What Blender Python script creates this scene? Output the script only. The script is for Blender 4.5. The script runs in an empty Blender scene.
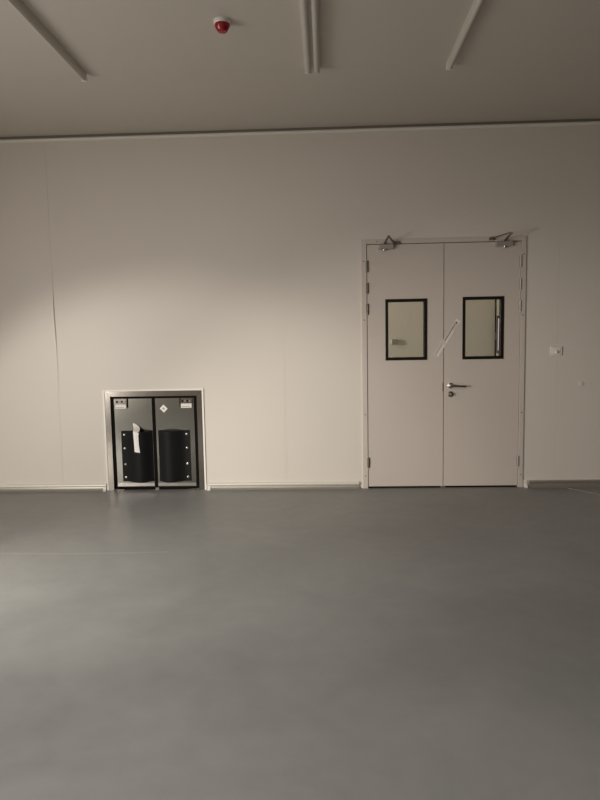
import bpy, bmesh, math, random
from mathutils import Matrix, Vector
random.seed(7)
S = bpy.context.scene
COL = S.collection
PI = math.pi
H = 3.283            # ceiling height
YB = -9.2            # wall behind the camera
XL, XR = -4.0, 8.0   # side walls

# ------------------------------------------------------------------ materials
def nmat(name):
    m = bpy.data.materials.new(name); m.use_nodes = True
    nt = m.node_tree
    b = nt.nodes.get('Principled BSDF')
    return m, nt, b
def N(nt, t, **kw):
    n = nt.nodes.new(t)
    for k, v in kw.items():
        if k in n.inputs: n.inputs[k].default_value = v
        else: setattr(n, k, v)
    return n
def simple(name, col, rough=.5, metal=0.0, spec=.5, var=.03, scale=6.0, bump=0.0, bscale=200.0, stretch=None):
    """principled material with a slight procedural tone variation and optional fine bump"""
    m, nt, b = nmat(name)
    tc = N(nt, 'ShaderNodeTexCoord')
    mp = N(nt, 'ShaderNodeMapping')
    if stretch: mp.inputs['Scale'].default_value = stretch
    nt.links.new(tc.outputs['Object'], mp.inputs['Vector'])
    nz = N(nt, 'ShaderNodeTexNoise', Scale=scale, Detail=3.0)
    nt.links.new(mp.outputs[0], nz.inputs['Vector'])
    mr = N(nt, 'ShaderNodeMapRange')
    mr.inputs['To Min'].default_value = 1 - var; mr.inputs['To Max'].default_value = 1 + var
    nt.links.new(nz.outputs[0], mr.inputs['Value'])
    mx = N(nt, 'ShaderNodeVectorMath', operation='SCALE')
    mx.inputs[0].default_value = col[:3]
    nt.links.new(mr.outputs[0], mx.inputs['Scale'])
    nt.links.new(mx.outputs[0], b.inputs['Base Color'])
    b.inputs['Roughness'].default_value = rough
    b.inputs['Metallic'].default_value = metal
    b.inputs['Specular IOR Level'].default_value = spec
    if bump:
        n2 = N(nt, 'ShaderNodeTexNoise', Scale=bscale, Detail=2.0)
        nt.links.new(mp.outputs[0], n2.inputs['Vector'])
        bp = N(nt, 'ShaderNodeBump', Strength=bump, Distance=.002)
        nt.links.new(n2.outputs[0], bp.inputs['Height'])
        nt.links.new(bp.outputs[0], b.inputs['Normal'])
    return m
M = {}
M['wall'] = simple('coated_panel', (.715, .655, .59), .42, spec=.35, var=.015, scale=1.5)
M['door'] = simple('door_paint', (.62, .545, .49), .42, spec=.35, var=.015, scale=2)
M['ceil'] = simple('ceiling_panel', (.58, .535, .475), .5, spec=.3, var=.015, scale=1.2)
M['trimwhite'] = simple('white_trim', (.80, .77, .70), .35, var=.02)
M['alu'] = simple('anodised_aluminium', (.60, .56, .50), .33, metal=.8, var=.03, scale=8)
M['alulit'] = simple('lit_aluminium', (.76, .72, .64), .42, metal=.25, var=.02, scale=8)  # lighter copy of the skirting aluminium, its pale tone stands for light
M['alushade'] = simple('shaded_lip_aluminium', (.34, .315, .275), .4, metal=.5, var=.03, scale=8)  # darker copy for the lower lip, shade under the bead painted in
M['gap'] = simple('gap_shade', (.20, .175, .145), .7)  # dark colour stands for shade in the recess above the cove
M['sealantwhite'] = simple('white_sealant', (.93, .89, .82), .4, var=.01)
M['steel'] = simple('stainless_steel', (.30, .29, .262), .16, metal=1.0, var=.07, scale=9, bump=.06, bscale=60, stretch=(1, 1, .15))
M['steelframe'] = simple('stainless_frame', (.33, .297, .266), .15, metal=1.0, var=.12, scale=26, bump=.04, bscale=40)
M['chrome'] = simple('satin_metal', (.62, .59, .54), .22, metal=1.0, var=.02)
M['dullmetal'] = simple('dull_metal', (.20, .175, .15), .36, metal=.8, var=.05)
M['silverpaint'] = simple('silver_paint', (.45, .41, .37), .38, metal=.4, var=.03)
M['rubber'] = simple('black_rubber', (.011, .0105, .010), .7, spec=.2, var=.15, scale=12)
M['seal'] = simple('black_seal', (.007, .006, .005), .8, spec=.08, var=.1)
M['blackframe'] = simple('black_frame', (.009, .006, .004), .42, spec=.3, var=.1)
M['paper'] = simple('white_paper', (.92, .89, .84), .6, var=.02, bump=.2, bscale=60)
M['tape'] = simple('clear_tape', (.66, .585, .53), .32, var=.03, scale=30)
M['sealpaper'] = simple('seal_paper', (.80, .735, .67), .5, var=.03)
M['ink'] = simple('dark_ink', (.10, .085, .07), .6)
M['white'] = simple('white_plastic', (.78, .75, .69), .35, var=.01)
M['greyplastic'] = simple('grey_plastic', (.27, .26, .235), .45, var=.02)
M['tubewhite'] = simple('batten_housing', (.58, .545, .49), .35, var=.01)
M['screw'] = simple('dark_screw', (.12, .10, .085), .5, metal=.5)
M['hall'] = simple('hall_panel', (.74, .72, .66), .5, var=.01, scale=1.5)
M['farwall'] = simple('corridor_panel', (.70, .655, .59), .45, var=.01, scale=1.5)
# red translucent-looking beacon lens
m, nt, b = nmat('red_lens')
b.inputs['Base Color'].default_value = (.32, .010, .015, 1)
b.inputs['Roughness'].default_value = .12
wv = N(nt, 'ShaderNodeTexWave', Scale=18.0, Distortion=0.0); wv.bands_direction = 'Z'
tcx = N(nt, 'ShaderNodeTexCoord'); nt.links.new(tcx.outputs['Object'], wv.inputs['Vector'])
bpn = N(nt, 'ShaderNodeBump', Strength=.15, Distance=.002)
nt.links.new(wv.outputs['Fac'], bpn.inputs['Height']); nt.links.new(bpn.outputs[0], b.inputs['Normal'])
M['red'] = m
# window glass: fresnel mix of clear and mirror
def glass(name, tint):
    m, nt, b = nmat(name); nt.nodes.remove(b)
    out = nt.nodes.get('Material Output')
    fr = N(nt, 'ShaderNodeFresnel', IOR=1.45)
    tr = N(nt, 'ShaderNodeBsdfTransparent'); tr.inputs[0].default_value = (*tint, 1)
    gl = N(nt, 'ShaderNodeBsdfGlossy', Roughness=.02)
    mx = N(nt, 'ShaderNodeMixShader')
    nt.links.new(fr.outputs[0], mx.inputs[0]); nt.links.new(tr.outputs[0], mx.inputs[1]); nt.links.new(gl.outputs[0], mx.inputs[2])
    nt.links.new(mx.outputs[0], out.inputs['Surface'])
    return m
M['glass'] = glass('clear_glass', (.95, .955, .94))
def emit(name, col, st):
    m, nt, b = nmat(name)
    b.inputs['Base Color'].default_value = (*col, 1)
    b.inputs['Emission Color'].default_value = (*col, 1)
    b.inputs['Emission Strength'].default_value = st
    return m
M['litpane'] = emit('lit_window_pane', (.62, .55, .62), .42)
# epoxy floor: trowel-mottled grey, semi gloss, a thin pale curved line
m, nt, b = nmat('epoxy_floor')
tc = N(nt, 'ShaderNodeTexCoord')
n1 = N(nt, 'ShaderNodeTexNoise', Scale=1.1, Detail=5.0, Roughness=.6, Distortion=.6)
n2 = N(nt, 'ShaderNodeTexNoise', Scale=9.0, Detail=4.0)
for n in (n1, n2): nt.links.new(tc.outputs['Object'], n.inputs['Vector'])
ad = N(nt, 'ShaderNodeMath', operation='MULTIPLY_ADD'); ad.inputs[1].default_value = .35
nt.links.new(n2.outputs[0], ad.inputs[0]); nt.links.new(n1.outputs[0], ad.inputs[2])
cr = N(nt, 'ShaderNodeValToRGB')
cr.color_ramp.elements[0].position = .40; cr.color_ramp.elements[0].color = (.197, .197, .191, 1)
cr.color_ramp.elements[1].position = .95; cr.color_ramp.elements[1].color = (.275, .271, .260, 1)
nt.links.new(ad.outputs[0], cr.inputs[0])
# pale line: thin part of a large ring
sep = N(nt, 'ShaderNodeSeparateXYZ'); nt.links.new(tc.outputs['Object'], sep.inputs[0])
def mth(op, a, bb):
    n = N(nt, 'ShaderNodeMath', operation=op)
    for i, v in enumerate((a, bb)):
        if isinstance(v, (int, float)): n.inputs[i].default_value = v
        else: nt.links.new(v, n.inputs[i])
    return n.outputs[0]
dx = mth('SUBTRACT', sep.outputs[0], -1.75); dy = mth('SUBTRACT', sep.outputs[1], 6.2)
rr = mth('SQRT', mth('ADD', mth('MULTIPLY', dx, dx), mth('MULTIPLY', dy, dy)), 0)
band = mth('LESS_THAN', mth('ABSOLUTE', mth('SUBTRACT', rr, 8.0), 0), .012)
lim = mth('LESS_THAN', mth('ABSOLUTE', mth('SUBTRACT', sep.outputs[0], -1.7), 0), .62)
sc_ = mth('MULTIPLY', mth('MULTIPLY', band, lim), .16)
mixs = N(nt, 'ShaderNodeMix', data_type='RGBA')
nt.links.new(sc_, mixs.inputs[0]); nt.links.new(cr.outputs[0], mixs.inputs[6]); mixs.inputs[7].default_value = (.5, .5, .47, 1)
nt.links.new(mixs.outputs[2], b.inputs['Base Color'])
rg = N(nt, 'ShaderNodeMapRange'); rg.inputs['To Min'].default_value = .42; rg.inputs['To Max'].default_value = .54
nt.links.new(n1.outputs[0], rg.inputs['Value']); nt.links.new(rg.outputs[0], b.inputs['Roughness'])
b.inputs['Specular IOR Level'].default_value = .45
M['floor'] = m

# ------------------------------------------------------------------ mesh helpers
class MB:
    def __init__(s): s.bm = bmesh.new()
    def box(s, x0, x1, y0, y1, z0, z1):
        v = [s.bm.verts.new(p) for p in ((x0,y0,z0),(x1,y0,z0),(x1,y1,z0),(x0,y1,z0),(x0,y0,z1),(x1,y0,z1),(x1,y1,z1),(x0,y1,z1))]
        for f in ((3,2,1,0),(4,5,6,7),(0,1,5,4),(1,2,6,5),(2,3,7,6),(3,0,4,7)): s.bm.faces.new([v[i] for i in f])
        return s
    def prism(s, pts, a, b, axis='X'):
        """closed polygon pts (two coords) extruded along axis from a to b"""
        def mk(p, t): return {'X': (t, p[0], p[1]), 'Y': (p[0], t, p[1]), 'Z': (p[0], p[1], t)}[axis]
        A = [s.bm.verts.new(mk(p, a)) for p in pts]; B = [s.bm.verts.new(mk(p, b)) for p in pts]
        n = len(pts)
        s.bm.faces.new(A); s.bm.faces.new(B[::-1])
        for i in range(n): s.bm.faces.new((A[i], B[i], B[(i+1)%n], A[(i+1)%n]))
        return s
    def lathe(s, prof, c, axis='Z', n=32):
        """prof = [(r, t)...] revolved about axis through c; closed with end caps"""
        rings = []
        for r, t in prof:
            ring = []
            for k in range(n):
                a = 2*PI*k/n; u, w = r*math.cos(a), r*math.sin(a)
                p = {'Z': (u, w, t), 'Y': (u, t, w), 'X': (t, u, w)}[axis]
                ring.append(s.bm.verts.new((c[0]+p[0], c[1]+p[1], c[2]+p[2])))
            rings.append(ring)
        for i in range(len(rings)-1):
            for k in range(n): s.bm.faces.new((rings[i][k], rings[i][(k+1)%n], rings[i+1][(k+1)%n], rings[i+1][k]))
        s.bm.faces.new(rings[0][::-1]); s.bm.faces.new(rings[-1])
        return s
    def bar(s, p, q, w, h, up=(0,0,1)):
        """rectangular bar from p to q"""
        p, q = Vector(p), Vector(q); d = (q-p).normalized(); u = Vector(up)
        x = d.cross(u).normalized(); z = x.cross(d).normalized()
        c = []
        for e in (p, q):
            for sx, sz in ((-1,-1),(1,-1),(1,1),(-1,1)): c.append(s.bm.verts.new(e + x*(sx*w/2) + z*(sz*h/2)))
        for f in ((0,1,2,3),(7,6,5,4),(0,4,5,1),(1,5,6,2),(2,6,7,3),(3,7,4,0)): s.bm.faces.new([c[i] for i in f])
        return s
    def tube(s, pts, r, n=12):
        pts = [Vector(p) for p in pts]; rings = []
        for i, p in enumerate(pts):
            d = (pts[min(i+1, len(pts)-1)] - pts[max(i-1, 0)]).normalized()
            a = Vector((0,0,1)) if abs(d.z) < .9 else Vector((1,0,0))
            x = d.cross(a).normalized(); y = x.cross(d)
            rr = r[i] if isinstance(r, (list, tuple)) else r
            rings.append([s.bm.verts.new(p + (x*math.cos(2*PI*k/n) + y*math.sin(2*PI*k/n))*rr) for k in range(n)])
        for i in range(len(rings)-1):
            for k in range(n): s.bm.faces.new((rings[i][k], rings[i][(k+1)%n], rings[i+1][(k+1)%n], rings[i+1][k]))
        s.bm.faces.new(rings[0][::-1]); s.bm.faces.new(rings[-1])
        return s
    def build(s, name, mat, parent=None, bevel=0, seg=2, smooth=False, kind=None, label=None):
        bmesh.ops.recalc_face_normals(s.bm, faces=s.bm.faces)
        me = bpy.data.meshes.new(name)
        o = bpy.data.objects.new(name, me); COL.objects.link(o)
        if parent:
            w = Vector(parent.location); q = parent.parent
            while q: w += Vector(q.location); q = q.parent
            o.parent = parent
            bmesh.ops.translate(s.bm, verts=s.bm.verts, vec=-w)
        s.bm.to_mesh(me); s.bm.free()
        me.materials.append(M[mat])
        if smooth:
            for p in me.polygons: p.use_smooth = True
            md = o.modifiers.new('edge', 'EDGE_SPLIT'); md.split_angle = math.radians(38)
        if bevel:
            md = o.modifiers.new('bevel', 'BEVEL'); md.width = bevel; md.segments = seg; md.limit_method = 'ANGLE'; md.angle_limit = math.radians(40)
        if kind: o['kind'] = kind
        if label: o['label'] = label
        return o
def rebase(o, loc):
    """move a top-level mesh's origin to loc without moving its geometry"""
    o.data.transform(Matrix.Translation(-Vector(loc))); o.location = loc; return o
def tag(o, label, cat, group=None, kind=None):
    o['label'] = label; o['category'] = cat
    if group: o['group'] = group
    if kind: o['kind'] = kind
    return o
def empty(name, loc, label, cat, group=None):
    o = bpy.data.objects.new(name, None); COL.objects.link(o); o.location = loc; o.empty_display_size = .05
    return tag(o, label, cat, group)

# ------------------------------------------------------------------ room shell
WT = .10                                   # wall panel thickness
DX0, DX1, DZ = .337, 1.815, 2.291          # double door frame, outer
TX0, TX1, TZ = -2.098, -1.143, .965        # small swing door frame, outer
FX0, FX1, FY = -3.2, 2.62, 4.02            # corridor behind the wall

mb = MB(); mb.box(-10.4, XR+.2, YB-.2, FY+.2, -.12, 0)
tag(mb.build('floor', 'floor', kind='structure'), 'grey semi-gloss epoxy floor', 'floor')

mb = MB()
for y0, y1 in ((YB, -1.2830), (-1.2818, 0)):   # two panels with a hairline joint
    mb.box(XL, XR, y0, y1, H, H+.06)
mb.box(-10.4, XR+.2, YB-.2, FY+.2, H+.0012, H+.12)
tag(mb.build('ceiling', 'ceil', kind='structure'), 'grey beige panel ceiling', 'ceiling')

# the wall in the photo: panels with narrow recessed joints, two openings
mb = MB()
joints = [-2.523, -.38, 2.11]
def col(x0, x1):
    """one run of wall between x0 and x1, cut by the openings"""
    cuts = sorted({x0, x1} | {c for c in (TX0+.012, TX1-.012, DX0+.02, DX1-.02) if x0 < c < x1})
    for a, b_ in zip(cuts, cuts[1:]):
        mid = (a+b_)/2; z0 = 0
        if TX0 < mid < TX1: z0 = TZ-.012
        if DX0 < mid < DX1: z0 = DZ-.02
        mb.box(a, b_, 0, WT, z0, H)
xs = [XL] + joints + [XR]
gap = [.0, .0016, .0014, .0009, .0]
for i in range(len(xs)-1):
    col(xs[i]+gap[i]/2, xs[i+1]-gap[i+1]/2)
    if i: mb.box(xs[i]-.02, xs[i]+.02, .002, WT-.004, 0.0, H)   # tongue behind each joint
tag(mb.build('wall_back', 'wall', kind='structure'), 'pale beige sandwich panel wall', 'wall')
# lifted joint strip along the lower left seam
mb = MB(); rows = []
for k in range(25):
    t = k/24; z = .93 + 1.10*t
    x = -2.5235 + .003*math.sin(6*t) + .004*max(0, .35-abs(t-.35))
    pr = .0015 + .009*math.sin(PI*min(1, max(0, (t-.25)/.75)))**2 + .003*math.sin(PI*t)
    w_ = .0045
    rows.append([mb.bm.verts.new(q) for q in ((x-w_, .0005, z), (x-w_*.2, -pr, z), (x+w_, -pr*.95, z), (x+w_, -pr*.8, z), (x-w_*.1, -pr*.8, z), (x+.5*w_, .0005, z))])
for i in range(24):
    for k in range(6): mb.bm.faces.new((rows[i][k], rows[i][(k+1)%6], rows[i+1][(k+1)%6], rows[i+1][k]))
mb.bm.faces.new(rows[0]); mb.bm.faces.new(rows[-1][::-1])
mb.build('trim_3', 'wall', kind='structure')

mb = MB(); mb.box(XR, XR+.1, YB, 0, 0, H); mb.build('wall_right', 'wall', kind='structure')
mb = MB(); mb.box(-10.3, XR, YB-.1, YB, 0, H); mb.build('wall_front', 'wall', kind='structure')

# left wall with the open loading doorway the light comes through
LY0, LY1, LZ = LDOOR = (-5.2, -2.6, 2.1)
mb = MB()
mb.box(XL-.1, XL, YB, LY0, 0, H); mb.box(XL-.1, XL, LY1, 0, 0, H); mb.box(XL-.1, XL, LY0, LY1, LZ, H)
mb.build('wall_left', 'wall', kind='structure')
# neighbouring hall on the left
mb = MB()
mb.box(-10.3, -10.2, YB, .9, 0, H); mb.box(-10.3, XL-.1, .8, .9, 0, H); mb.box(XL-.2, XL-.1, .1, .9, 0, H)
mb.build('wall_hall', 'hall', kind='structure')

# corridor behind the doors
mb = MB()
xs = [FX0, 1.315, FX1]
mb.box(FX0, 1.3135, FY, FY+.1, 0, H); mb.box(1.3165, FX1, FY, FY+.1, 0, H); mb.box(FX0, FX1, FY+.004, FY+.12, 0, H)
mb.build('wall_far', 'farwall', kind='structure')
mb = MB(); mb.box(FX0-.1, FX0, WT, FY, 0, H); mb.build('wall_far_left', 'farwall', kind='structure')
mb = MB(); mb.box(FX1, FX1+.1, WT, FY, 0, H); mb.build('wall_far_right', 'farwall', kind='structure')

# ------------------------------------------------------------------ cove at the ceiling, skirting
def profile_run(name, prof, x0, x1, mat, label=None):
    mb = MB(); mb.prism(prof, x0, x1, 'X')
    o = mb.build(name, mat, kind='structure', smooth=True)
    if label: tag(o, label, 'trim')
    return o
cv = [(0, H-.050), (-.010, H-.050), (-.019, H-.047), (-.025, H-.040), (-.026, H-.033), (-.023, H-.026), (-.016, H-.0215), (-.008, H-.020), (-.008, H-.0005), (0, H-.0005)]
profile_run('trim_1', cv, XL, XR, 'trimwhite', 'slim metal cove strip along the ceiling edge')
cvo = bpy.data.objects['trim_1']
MB().box(XL, XR, -.016, -.008, H-.020, H-.0005).build('shadow_gap', 'gap', cvo, label='dark strip painted as shade above the cove')
bs = [(0, .066), (-.010, .0658), (-.018, .063), (-.0225, .058), (-.024, .051), (-.022, .044), (-.017, .039), (-.010, .036), (-.010, .001), (0, .001)]
lp = [(-.010, .037), (-.012, .030), (-.015, .020), (-.021, .011), (-.030, .004), (-.036, .0), (-.008, .0), (-.008, .037)]
for nm, x0, x1, mt, lb in (('baseboard_left', XL, TX0-.004, 'alulit', 'rounded lit-tone metal skirting left of the small steel door'),
                           ('baseboard_middle', TX1+.012, .302, 'alulit', 'rounded lit-tone metal skirting between the small door and the tall double door'),
                           ('baseboard_right', 1.876, XR, 'alu', 'rounded metal skirting right of the tall double door')):
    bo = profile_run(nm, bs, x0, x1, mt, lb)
    MB().prism(lp, x0, x1, 'X').build('lower_lip', 'alushade', bo, smooth=True, label='curved lower lip darkened as shade')
def cap(x, name, mirror=1):
    mb = MB()
    p = [(0, .0665), (-.014, .066), (-.0195, .057), (-.0175, .045), (-.0175, .03), (-.028, .012), (-.044, .0), (0, 0)]
    mb.prism(p, x, x+.030*mirror, 'X')
    return mb.build(name, 'trimwhite', bevel=.002, kind='structure')
cap(TX1+.010, 'trim_6'); cap(DX1+.012, 'trim_7'); cap(TX0-.004, 'trim_8', -1)

# ------------------------------------------------------------------ tall double door
P = .012
mb = MB()
fi0, fi1, fz = .384, 1.772, 2.251
mb.box(DX0, fi0, -P, WT+P, 0, DZ); mb.box(fi1, DX1, -P, WT+P, 0, DZ); mb.box(fi0, fi1, -P, WT+P, fz, DZ)
mb.box(fi0-.002, fi0+.012, .052, WT, 0, fz); mb.box(fi1-.012, fi1+.002, .052, WT, 0, fz); mb.box(fi0, fi1, .052, WT, fz-.012, fz+.002)  # stop
dframe = mb.build('trim_2', 'door', bevel=.002, kind='structure')
tag(dframe, 'painted steel frame around the tall double door', 'door frame')
for x, z in ((.3585, 2.10),(.3595,1.57),(.362,.70),(.3625,.12),(1.7945,2.13),(1.794,1.59),(1.794,.70),(1.7935,.12),(.480,2.271)):
    MB().lathe([(.0055, -P-.0012), (.0065, -P+.002)], (x, 0, z), 'Y', 12).build('screw', 'screw', dframe)

MIDX = 1.083
LEAFY = (-.004, .048)
def leaf(name, x0, x1, win, label):
    wx0, wx1, wz0, wz1 = win
    y0, y1 = LEAFY
    mb = MB()
    z0, z1 = .018, fz-.006
    i = .012
    mb.box(x0, wx0+i, y0, y1, z0, z1); mb.box(wx1-i, x1, y0, y1, z0, z1)
    mb.box(wx0+i, wx1-i, y0, y1, z0, wz0+i); mb.box(wx0+i, wx1-i, y0, y1, wz1-i, z1)
    d = mb.build(name, 'door', kind='structure'); rebase(d, ((x0+x1)/2, 0, 0))
    tag(d, label, 'door')
    # black window frame on both faces with its reveal, two panes
    b_ = .0265
    mb = MB()
    for ya, yb in ((y0-.005, y0+.004), (y1-.004, y1+.005)):
        mb.box(wx0, wx0+b_, ya, yb, wz0, wz1); mb.box(wx1-b_, wx1, ya, yb, wz0, wz1)
        mb.box(wx0+b_, wx1-b_, ya, yb, wz0, wz0+b_); mb.box(wx0+b_, wx1-b_, ya, yb, wz1-b_, wz1)
    for (xa, xb, za, zb) in ((wx0+i, wx0+b_-.002, wz0+i, wz1-i), (wx1-b_+.002, wx1-i, wz0+i, wz1-i), (wx0+b_, wx1-b_, wz0+i, wz0+b_-.002), (wx0+b_, wx1-b_, wz1-b_+.002, wz1-i)):
        mb.box(xa, xb, y0+.004, y1-.004, za, zb)
    wf = mb.build('window_frame', 'blackframe', d, label='black window frame')
    for ya in (y0-.001, y1-.005):
        g = MB().box(wx0+b_-.004, wx1-b_+.004, ya, ya+.006, wz0+b_-.004, wz1-b_+.004).build('glass_pane', 'glass', wf)
    for dxx in (wx0+.045, wx1-.045):        # tiny glazing dots near the lower corners
        MB().lathe([(.0028, y0-.0025), (.0028, y0-.001)], (dxx, 0, wz0+.06), 'Y', 10).build('glazing_dot', 'greyplastic', wf)
    return d
dl = leaf('door_1', fi0+.004, MIDX-.003, (.553, .932, 1.197, 1.755), 'left leaf of the tall beige double door, without a handle')
dr = leaf('door_2', MIDX+.003, fi1-.004, (1.252, 1.624, 1.195, 1.762), 'right leaf of the tall beige double door, with lever handle')
# overlapping meeting strip + flush bolt plate on the left leaf
MB().box(MIDX-.010, MIDX-.004, -.0062, -.0035, .905, .985).build('flush_bolt', 'dullmetal', dl, bevel=.001)
MB().box(MIDX-.022, MIDX+.022, .0482, .0545, .02, fz-.008).build('meeting_strip', 'seal', dl)
for d, a, b_ in ((dl, fi0+.012, MIDX-.025), (dr, MIDX+.025, fi1-.012)):
    MB().box(a, b_, .006, .044, .001, .018).build('dark_gap_fill', 'seal', d)  # filler added so the gap under the leaf stays dark
# hinges: knuckle tube with two plates
def hinge(d, x, z0, z1, side, lit):
    mb = MB(); n = 3; hgt = (z1-z0)
    mb.lathe([(.0085, z0), (.0085, z1)], (x, -.012, 0), 'Z', 16)
    for k in (1, 2): mb.lathe([(.0092, z0+hgt*k/3-.0015), (.0092, z0+hgt*k/3+.0015)], (x, -.012, 0), 'Z', 16)
    mb.box(x, x+side*.014, -.0075, -.003, z0+.004, z1-.004)
    mb.box(x-side*.012, x, -P-.003, -P+.001, z0+.004, z1-.004)
    mb.build('hinge', 'dullmetal' if not lit else 'silverpaint', d, smooth=True)  # lighter or darker metal per side stands for how light falls
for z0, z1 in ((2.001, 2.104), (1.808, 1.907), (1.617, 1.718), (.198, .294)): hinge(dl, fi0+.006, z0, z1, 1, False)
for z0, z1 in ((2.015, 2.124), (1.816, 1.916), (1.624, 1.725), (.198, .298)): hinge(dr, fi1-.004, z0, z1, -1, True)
# door closers: body on the leaf, folded arm out to the frame
def closer(d, xb0, xb1, zb, px, elbow, foot, x_foot0, x_foot1, zf):
    y0 = LEAFY[0]
    c = MB().box(xb0, xb1, y0-.042, y0, zb-.021, zb+.021).build('door_closer', 'silverpaint', d, bevel=.006, seg=3)
    MB().lathe([(.011, zb-.034), (.013, zb-.030), (.013, zb-.020)], (px-.004, y0-.022, 0), 'Z', 16).build('closer_screw', 'chrome', c, smooth=True)
    mb = MB()
    piv = (px, y0-.022, zb+.030)
    mb.lathe([(.010, zb+.020), (.010, zb+.038)], (px, y0-.022, 0), 'Z', 14)
    mb.bar(piv, elbow, .017, .007)
    mb.lathe([(.011, elbow[2]-.008), (.011, elbow[2]+.008)], (elbow[0], elbow[1], 0), 'Z', 14)
    mb.bar((elbow[0], elbow[1], elbow[2]+.008), foot, .015, .007)
    mb.build('closer_arm', 'dullmetal', c)
    mb = MB().box(x_foot0, x_foot1, -P-.016, -P, zf-.012, zf+.012)
    mb.lathe([(.009, zf-.014), (.009, zf+.018)], (foot[0], foot[1], 0), 'Z', 12)
    mb.build('arm_bracket', 'dullmetal', c, bevel=.003)
closer(dl, .492, .628, 2.222, .548, (.562, -.225, 2.282), (.625, -.030, 2.262), .622, .690, 2.257)
closer(dr, 1.535, 1.690, 2.225, 1.622, (1.618, -.225, 2.286), (1.508, -.030, 2.276), 1.480, 1.533, 2.272)
# lever handle and thumb-turn cylinder on the right leaf
hx, hz = 1.146, .957
mb = MB(); y0 = LEAFY[0]
mb.lathe([(.026, y0), (.026, y0-.007), (.022, y0-.010)], (hx, 0, hz), 'Y', 28)
mb.lathe([(.0155, y0-.009), (.0125, y0-.028), (.014, y0-.052), (.010, y0-.059)], (hx, 0, hz), 'Y', 20)
h = mb.build('handle_rose', 'chrome', dr, smooth=True)
mb = MB().tube([(hx, y0-.049, hz), (hx+.03, y0-.050, hz-.002), (hx+.125, y0-.048, hz-.007), (hx+.135, y0-.042, hz-.008)], [.011, .009, .008, .007], 14)
mb.build('lever', 'dullmetal', h, smooth=True)
kx, kz = 1.147, .878
mb = MB().lathe([(.026, y0), (.026, y0-.006), (.021, y0-.011), (.010, y0-.013)], (kx, 0, kz), 'Y', 28)
k_ = mb.build('lock_rose', 'dullmetal', dr, smooth=True)
MB().box(kx-.004, kx+.012, y0-.034, y0-.011, kz-.013, kz+.013).build('thumb_turn', 'dullmetal', k_, bevel=.003)

# ------------------------------------------------------------------ adhesive strip sealing the two leaves
C1 = Vector((1.012, -.0062, 1.225)); C2 = Vector((1.214, -.0062, 1.553))
strip = empty('adhesive_strip', (1.112, -.006, 1.385), 'pale printed paper seal stuck slantwise across both leaves of the tall door', 'paper seal')
ax = (C2-C1).normalized(); nx = Vector((ax.z, 0, -ax.x))
def slab(a, b_, o0, o1, y, th, nm, mat, rag=0, label=None):
    """thin piece of strip from a to b along the axis, offsets o0..o1 across it"""
    pts = []
    n = 9
    for k in range(n):
        t = a + (b_-a)*k/(n-1); p = C1 + ax*t + nx*(o0 + rag*random.uniform(-1, 1)); pts.append((p.x, p.z))
    for k in range(n):
        t = b_ - (b_-a)*k/(n-1); p = C1 + ax*t + nx*(o1 + rag*random.uniform(-1, 1)); pts.append((p.x, p.z))
    return MB().prism(pts, y-th, y, 'Y').build(nm, mat, strip, label=label)
Lh = (C2-C1).length
slab(0, .155, -.040, .022, -.0042, .0010, 'torn_end', 'tape', .0015)
slab(.13, Lh, -.025, .024, -.0042, .0012, 'strip_body', 'tape', .0008)
slab(.012, .135, -.002, .020, -.0054, .0012, 'paper_layer', 'sealpaper', .0015, 'white paper layer')
slab(.150, .285, .004, .019, -.0054, .0008, 'paper_layer', 'sealpaper', .001, 'white paper layer')
slab(Lh-.026, Lh+.004, -.022, .024, -.0054, .0014, 'folded_tip', 'sealpaper', .0015)
slab(Lh-.034, Lh-.020, -.012, .006, -.0068, .0006, 'print_mark', 'ink')
t = .165
while t < Lh-.05:                       # illegible printed line along the strip
    ln = random.uniform(.010, .026)
    slab(t, t+ln, -.010, -.003, -.0054, .0005, 'print_mark', 'ink'); t += ln + random.uniform(.002, .006)
t = .02
while t < .12:
    ln = random.uniform(.008, .018)
    slab(t, t+ln, -.012, -.007, -.0052, .0005, 'print_mark', 'greyplastic'); t += ln + .007

# ------------------------------------------------------------------ small steel swing door
def miter_frame(mb, x0, x1, z1, w, ya, yb):
    mb.prism([(x0, 0), (x0+w, 0), (x0+w, z1-w), (x0, z1)], ya, yb, 'Y')
    mb.prism([(x1, 0), (x1, z1), (x1-w, z1-w), (x1-w, 0)], ya, yb, 'Y')
    mb.prism([(x0, z1), (x0+w, z1-w), (x1-w, z1-w), (x1, z1)], ya, yb, 'Y')
mb = MB(); e = .0008
miter_frame(mb, TX0+.014, TX1-.014, TZ-.014, .054, -.006, WT)
sframe = mb.build('trim_4', 'steelframe', bevel=.0015, kind='structure')
tag(sframe, 'mitred stainless frame around the small swing door', 'door frame')
mb = MB(); miter_frame(mb, TX0, TX1, TZ, .017, -.012, .004)
mb.build('sealant_edge', 'sealantwhite', sframe, bevel=.003, label='white sealant edge')
ix0, ix1, iz = TX0+.068, TX1-.068, TZ-.068
mb = MB()
mb.box(ix0, ix0+.028, .004, .06, .012, iz); mb.box(ix1-.028, ix1, .004, .06, .012, iz); mb.box(ix0+.028, ix1-.028, .004, .06, iz-.018, iz)
mb.build('rubber_seal', 'seal', sframe, label='black rubber seal')
for x in (ix0+.004, ix1-.010):           # narrow steel edge strips at the foot of the jambs
    MB().box(x, x+.006, .004, .0125, .012, .11).build('edge_strip', 'steelframe', sframe)
SM = (ix0+ix1)/2 - .0035
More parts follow.
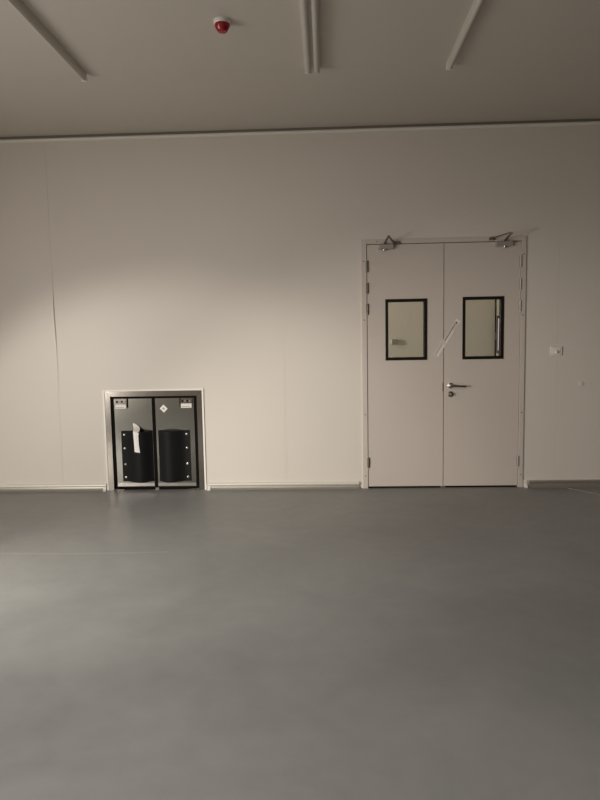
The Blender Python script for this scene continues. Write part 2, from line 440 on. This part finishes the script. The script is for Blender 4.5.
def swing(name, x0, x1, hs, label):
    """hs = +1 hinged on the left, -1 on the right"""
    z0, z1 = .034, iz-.019
    ya, yb = .006, .040
    mb = MB().box(x0, x1, ya, yb, z0, z1)
    d = mb.build(name, 'steel', bevel=.002, kind='structure'); rebase(d, ((x0+x1)/2, 0, 0)); tag(d, label, 'door')
    xo = x0 if hs > 0 else x1               # outer (hinge) side
    xi = x1 if hs > 0 else x0
    # steel sole rail along the bottom, slightly proud
    MB().box(x0+.004, x1-.004, ya-.003, ya, z0+.003, z0+.034).build('sole_rail', 'chrome', d)
    MB().box(x0+.004, x1-.004, .014, .034, .002, z0).build('sweep_seal', 'seal', d)
    # hinge housing at the upper outer corner
    a = xo + hs*.018; b_ = xo + hs*.122
    lo, hi = min(a, b_), max(a, b_)
    hb = MB().box(lo, hi, ya-.016, ya, z1-.094, z1-.052).build('hinge_plate', 'white', d, bevel=.003, label='white hinge block')
    mb = MB().box(lo-.002, hi+.006, ya-.013, ya, z1-.052, z1-.004)
    hc = mb.build('hinge_cap', 'steelframe', d, bevel=.003)
    for k in range(4):
        MB().lathe([(.0085, ya-.0195), (.0095, ya-.012)], (lo+.018+k*.023, 0, z1-.028), 'Y', 12).build('cap_bolt', 'dullmetal' if k % 2 else 'seal', hc)
    MB().box(hi+.004 if hs > 0 else lo-.012, hi+.012 if hs > 0 else lo-.004, ya-.010, ya, z1-.085, z1-.002).build('hinge_strap', 'seal', hc)
    MB().box(lo+.008, hi-.02, ya-.0175, ya-.015, z1-.083, z1-.078).build('hinge_slot', 'greyplastic', hb)
    # foot pivot
    MB().box(min(xo, xo+hs*.075), max(xo, xo+hs*.075), -.022, ya+.02, .0, .014).build('foot_pivot', 'steelframe', d, bevel=.003)
    # bulged rubber bumper: flat flange with four bolts, hollow hump towards the meeting edge
    fx = xo + hs*(.060 if hs > 0 else .048); ex = xi - hs*(.006 if hs > 0 else .022)
    w = ex - fx; zb0, zb1 = .088, .572
    prof = []
    n = 26
    for k in range(n+1):
        t = k/n
        if t < .12: d_ = .0
        else:
            s = (t-.12)/.88; d_ = .078*math.sin(PI*s**1.25)**1.35 if s < 1 else 0
        prof.append((fx + w*t, ya - .003 - max(d_, 0)))
    prof[-1] = (ex, ya-.003)
    th = .007
    outer = [(x, y-th) for x, y in prof]
    inner = [(x, y) for x, y in prof]
    mb = MB()
    A0 = [mb.bm.verts.new((x, y, zb0)) for x, y in outer]; A1 = [mb.bm.verts.new((x, y, zb1)) for x, y in outer]
    B0 = [mb.bm.verts.new((x, y, zb0)) for x, y in inner]; B1 = [mb.bm.verts.new((x, y, zb1)) for x, y in inner]
    for k in range(n):
        mb.bm.faces.new((A0[k], A0[k+1], A1[k+1], A1[k])); mb.bm.faces.new((B0[k+1], B0[k], B1[k], B1[k+1]))
        mb.bm.faces.new((A1[k], A1[k+1], B1[k+1], B1[k])); mb.bm.faces.new((A0[k+1], A0[k], B0[k], B0[k+1]))
    mb.bm.faces.new((A0[0], A1[0], B1[0], B0[0])); mb.bm.faces.new((A0[n], B0[n], B1[n], A1[n]))
    # web plates closing the hollow
    bp = mb.build('bumper', 'rubber', d, smooth=True, label='bulged black rubber bumper')
    for z in (.535, .405, .252, .125):
        MB().lathe([(.0135, ya-.010), (.0135, ya-.012), (.010, ya-.016), (.004, ya-.0175)], (fx+hs*.030, 0, z), 'Y', 16).build('bolt', 'chrome', bp, smooth=True)
    return d
d3 = swing('door_3', ix0+.029, SM-.015, 1, 'left leaf of the small stainless swing door')
d4 = swing('door_4', SM+.015, ix1-.029, -1, 'right leaf of the small stainless swing door')
MB().box(SM-.0145, SM+.0145, .007, .036, .022, iz-.019).build('meeting_seal', 'seal', d3)
MB().box(SM-.066, SM-.058, .0045, .0065, .59, iz-.03).build('edge_fold', 'steelframe', d3)
# white diamond sticker, slight print
mb = MB(); c = (-1.528, .779)
ang = math.radians(44)
def rot(u, v): return (c[0]+u*math.cos(ang)-v*math.sin(ang), c[1]+u*math.sin(ang)+v*math.cos(ang))
mb.prism([rot(-.026, -.028), rot(.026, -.028), rot(.026, .028), rot(-.026, .028)], .0050, .0062, 'Y')
st = mb.build('sticker', 'paper', d4, label='small white diamond sticker')
for q in range(3):
    MB().prism([rot(-.010+.007*q, -.009), rot(-.006+.007*q, -.009), rot(-.006+.007*q, .009), rot(-.010+.007*q, .009)], .0045, .0052, 'Y').build('print_mark', 'ink', st)
# torn paper strip stuck to the left leaf, hanging in front of the bumper
mb = MB()
sec = [(-1.814, .003, .641, .012), (-1.797, -.004, .622, .027), (-1.785, -.020, .604, .030), (-1.779, -.050, .588, .029), (-1.777, -.080, .572, .0265), (-1.7755, -.0915, .54, .0235), (-1.774, -.092, .50, .0225), (-1.772, -.092, .45, .0225), (-1.769, -.092, .405, .024), (-1.767, -.093, .381, .0255)]
L0 = []
for x, y, z, w in sec:
    L0.append([mb.bm.verts.new((x-w, y, z+.004)), mb.bm.verts.new((x, y-.004, z)), mb.bm.verts.new((x+w, y, z-.004)),
               mb.bm.verts.new((x+w, y+.0012, z-.004)), mb.bm.verts.new((x, y-.0028, z)), mb.bm.verts.new((x-w, y+.0012, z+.004))])
for i in range(len(L0)-1):
    for k in range(6): mb.bm.faces.new((L0[i][k], L0[i][(k+1)%6], L0[i+1][(k+1)%6], L0[i+1][k]))
mb.bm.faces.new(L0[0][::-1]); mb.bm.faces.new(L0[-1])
ps = mb.build('paper_strip', 'paper', smooth=False); rebase(ps, (-1.784, 0, .605))
tag(ps, 'torn white paper strip hanging over the black bumper of the small door', 'paper strip')

# ------------------------------------------------------------------ wall switch and wall cap
sw = empty('wall_switch', (2.099, 0, 1.258), 'small square wall switch with a round knob right of the double door', 'switch')
MB().box(2.048, 2.150, -.011, 0, 1.217, 1.299).build('switch_plate', 'white', sw, bevel=.003)
MB().box(2.064, 2.134, -.014, -.011, 1.226, 1.290).build('inner_plate', 'white', sw, bevel=.0015)
mb = MB().lathe([(.013, -.013), (.013, -.024), (.011, -.030), (.004, -.032)], (2.098, 0, 1.250), 'Y', 24)
kb = mb.build('knob', 'white', sw, smooth=True)
MB().box(2.0965, 2.0995, -.0335, -.0315, 1.248, 1.262).build('knob_mark', 'greyplastic', kb)
wc = MB().lathe([(.021, 0), (.021, -.004), (.018, -.006), (.011, -.007), (.009, -.005), (.002, -.005)], (2.333, 0, .958), 'Y', 28).build('wall_hole_cap', 'wall', smooth=True)
rebase(wc, (2.333, 0, .958)); tag(wc, 'small round blank cap on the wall below and right of the switch', 'cap')

# ------------------------------------------------------------------ ceiling fittings
def batten(x, y1, y0, w, hgt, label, name='ceiling_batten', double=False):
    b_ = empty(name, (x, y1, H), label, 'light fitting')
    zc = H
    if double:
        MB().box(x-w/2, x+w/2, y0, y1, zc-.022, zc).build('housing', 'tubewhite', b_, bevel=.004)
        for sx in (-1, 1):
            xx = x + sx*w*.265
            t_ = MB().tube([(xx, y0+.012, zc-.040), (xx, y1-.030, zc-.040)], .019, 20).build('tube', 'tubewhite', b_, smooth=True)
            for yy in (y1-.030, y0+.012):
                MB().box(xx-.020, xx+.020, yy-.012, yy+.014, zc-.060, zc-.010).build('end_cap', 'tubewhite', b_, bevel=.004)
    else:
        p = [(x-w/2, zc), (x-w/2, zc-hgt*.45)]
        for k in range(9):
            a = PI - PI*k/8; p.append((x + w/2*math.cos(a)*-1*-1, zc-hgt*.45 - hgt*.55*math.sin(a)))
        p += [(x+w/2, zc)]
        mb = MB(); mb.prism([(q[0], q[1]) for q in p], y0, y1-.014, 'Y')
        mb.build('housing', 'tubewhite', b_, smooth=True)
        MB().box(x-w*.55, x+w*.55, y1-.016, y1, zc-hgt*1.03, zc).build('end_cap', 'white', b_, bevel=.004)
        for sx in (-.3, .3):
            MB().box(x+sx*w-.004, x+sx*w+.004, y1, y1+.010, zc-hgt*.8, zc-hgt*.45).build('end_pin', 'screw', b_)
    return b_
batten(-1.650, -1.335, -3.62, .032, .058, 'slim unlit tube fitting on the ceiling at left, casting a broad shadow')
batten(.878, -1.292, -3.60, .040, .048, 'slim unlit tube fitting on the ceiling at right, nearest the double door')
batten(-.062, -1.305, -3.62, .112, .06, 'wider twin tube fitting on the ceiling in the middle', double=True)
# little cable tail at the right fitting's end
bxx, byy = -.578, -2.0
sd = empty('fire_alarm_beacon', (bxx, byy, H), 'red fire alarm beacon on a white base on the ceiling', 'fire alarm')
MB().lathe([(.050, H), (.050, H-.014), (.045, H-.022)], (bxx, byy, 0), 'Z', 36).build('base', 'white', sd, smooth=True)
MB().lathe([(.044, H-.022), (.0455, H-.028), (.043, H-.036), (.032, H-.056), (.027, H-.062), (.020, H-.065), (.004, H-.066)], (bxx, byy, 0), 'Z', 36).build('lens', 'red', sd, smooth=True)

# ------------------------------------------------------------------ thin cable on the floor at the right
pts = []
for k in range(25):
    t = k/24; pts.append((2.205 + .62*t + .02*math.sin(3*t), -.075 - 1.05*t + .05*math.sin(2.5*t), .0032))
cb = MB().tube(pts, .0032, 8).build('floor_cable', 'greyplastic', smooth=True); rebase(cb, pts[0])
tag(cb, 'thin pale cable lying on the floor at far right, by the skirting', 'cable')

# ------------------------------------------------------------------ what shows through the door windows
bx = empty('control_box', (1.065, FY, 1.36), 'small grey control box on the corridor wall seen through the left door window', 'control box')
MB().box(1.022, 1.100, FY-.075, FY, 1.292, 1.366).build('housing', 'greyplastic', bx, bevel=.004)
MB().box(1.010, 1.022, FY-.078, FY, 1.290, 1.368).build('lit_edge', 'white', bx, bevel=.003)  # white strip painted as a highlight on the box's left edge
mb = MB(); x0, x1, z1 = .60, 1.185, 1.56
mb.box(x1-.012, x1, FY-.003, FY, 0, z1); mb.box(x0, x0+.012, FY-.003, FY, 0, z1); mb.box(x0+.012, x1-.012, FY-.003, FY, z1-.012, z1)
mb.build('trim_9', 'farwall', kind='structure')
# dark strip along the corner and a further door with a black framed lit window on the corridor's side wall
MB().box(FX1-.030, FX1-.006, FY-.02, FY, 0, H).build('trim_10', 'seal', kind='structure')
fd = MB().box(FX1-.02, FX1, FY-.70, FY-.05, .01, 2.2).build('door_5', 'door', kind='structure'); rebase(fd, (FX1, FY-.4, 0))
wf = MB()
wy0, wy1, wz0, wz1 = FY-.44, FY-.10, 1.13, 1.69
for (a, b_, c_, d_) in ((wy0, wy0+.05, wz0, wz1), (wy1-.05, wy1, wz0, wz1), (wy0+.05, wy1-.05, wz0, wz0+.04), (wy0+.05, wy1-.05, wz1-.04, wz1)):
    wf.box(FX1-.03, FX1-.018, a, b_, c_, d_)
wfo = wf.build('window_frame', 'blackframe', fd)
MB().box(FX1-.024, FX1-.019, wy0+.04, wy1-.04, wz0+.03, wz1-.03).build('lit_pane', 'litpane', wfo, label='lilac lit pane')
MB().box(FX1-.05, FX1-.02, FY-.062, FY-.052, 1.33, 1.44).build('edge_plate', 'chrome', fd, bevel=.003)

# ------------------------------------------------------------------ camera
f, pitch, yaw, roll, D = 641.995994, -.098367838, .0406386197, .0179386861, 5.94736549
CH = 1.43
Rm = Matrix.Rotation(yaw, 3, 'Z') @ Matrix.Rotation(pitch, 3, 'X') @ Matrix.Rotation(roll, 3, 'Y')
cam = bpy.data.cameras.new('camera'); co = bpy.data.objects.new('camera', cam); COL.objects.link(co)
right, fwd, up = Rm.col[0], Rm.col[1], Rm.col[2]
mw = Matrix((( right.x, up.x, -fwd.x, 0), (right.y, up.y, -fwd.y, -D), (right.z, up.z, -fwd.z, CH), (0, 0, 0, 1)))
co.matrix_world = mw
cam.sensor_fit = 'HORIZONTAL'; cam.sensor_width = 36; cam.lens = 36*f/600
cam.clip_start = .05
S.camera = co

# ------------------------------------------------------------------ light
def area(name, loc, direction, sx, sy, power, col, spread=180):
    l = bpy.data.lights.new(name, 'AREA'); l.shape = 'RECTANGLE'; l.size = sx; l.size_y = sy; l.energy = power; l.color = col
    l.spread = math.radians(spread)
    o = bpy.data.objects.new(name, l); COL.objects.link(o); o.location = loc
    o.rotation_euler = Vector(direction).to_track_quat('-Z', 'Y').to_euler()
    return o
WARM = (1.0, .955, .87)
def spot(name, loc, target, angle, blend, power, col, radius=.08):
    l = bpy.data.lights.new(name, 'SPOT'); l.energy = power; l.color = col
    l.spot_size = math.radians(angle); l.spot_blend = blend; l.shadow_soft_size = radius
    o = bpy.data.objects.new(name, l); COL.objects.link(o); o.location = loc
    o.rotation_euler = (Vector(target)-Vector(loc)).to_track_quat('-Z', 'Y').to_euler()
    return o
NEUT = (1.0, .965, .92)
LIGHTS = {
 'lamp_a': lambda: spot('lamp_a', (-3.6, -4.1, 1.10), (-1.72, 0, -.22), 61, .42, 222, WARM),
 'lamp_b': lambda: spot('lamp_b', (-3.6, -4.3, 1.10), (1.0, 0, -.3), 53, .8, 450, WARM),
 'doorway': lambda: area('doorway', (XL-.02, (LY0+LY1)/2, LZ/2+.05), (1, 0, 0), LY1-LY0, LZ-.1, 76, NEUT),
 'ceiling_fill': lambda: area('ceiling_fill', (-1.5, -5.2, H-.05), (0, 0, -1), 1.2, 1.2, 104, NEUT),  # added overhead fill to brighten floor and walls, no known fitting
 'corridor_lamp': lambda: area('corridor_lamp', (-2.6, 2.2, 1.9), (1, .25, -.1), .5, .5, 92, (1, .965, .88)),
}
for fn in LIGHTS.values(): fn()
w = bpy.data.worlds.new('world'); S.world = w; w.use_nodes = True
bg = w.node_tree.nodes['Background']; bg.inputs[0].default_value = (.5, .55, .6, 1); bg.inputs[1].default_value = .0
S.cycles.max_bounces = 12; S.cycles.diffuse_bounces = 8; S.cycles.glossy_bounces = 6; S.cycles.transparent_max_bounces = 12
S.view_settings.view_transform = 'Standard'; S.view_settings.look = 'None'
S.view_settings.gamma = 1.0; S.view_settings.exposure = -.14; S.view_settings.use_curve_mapping = False
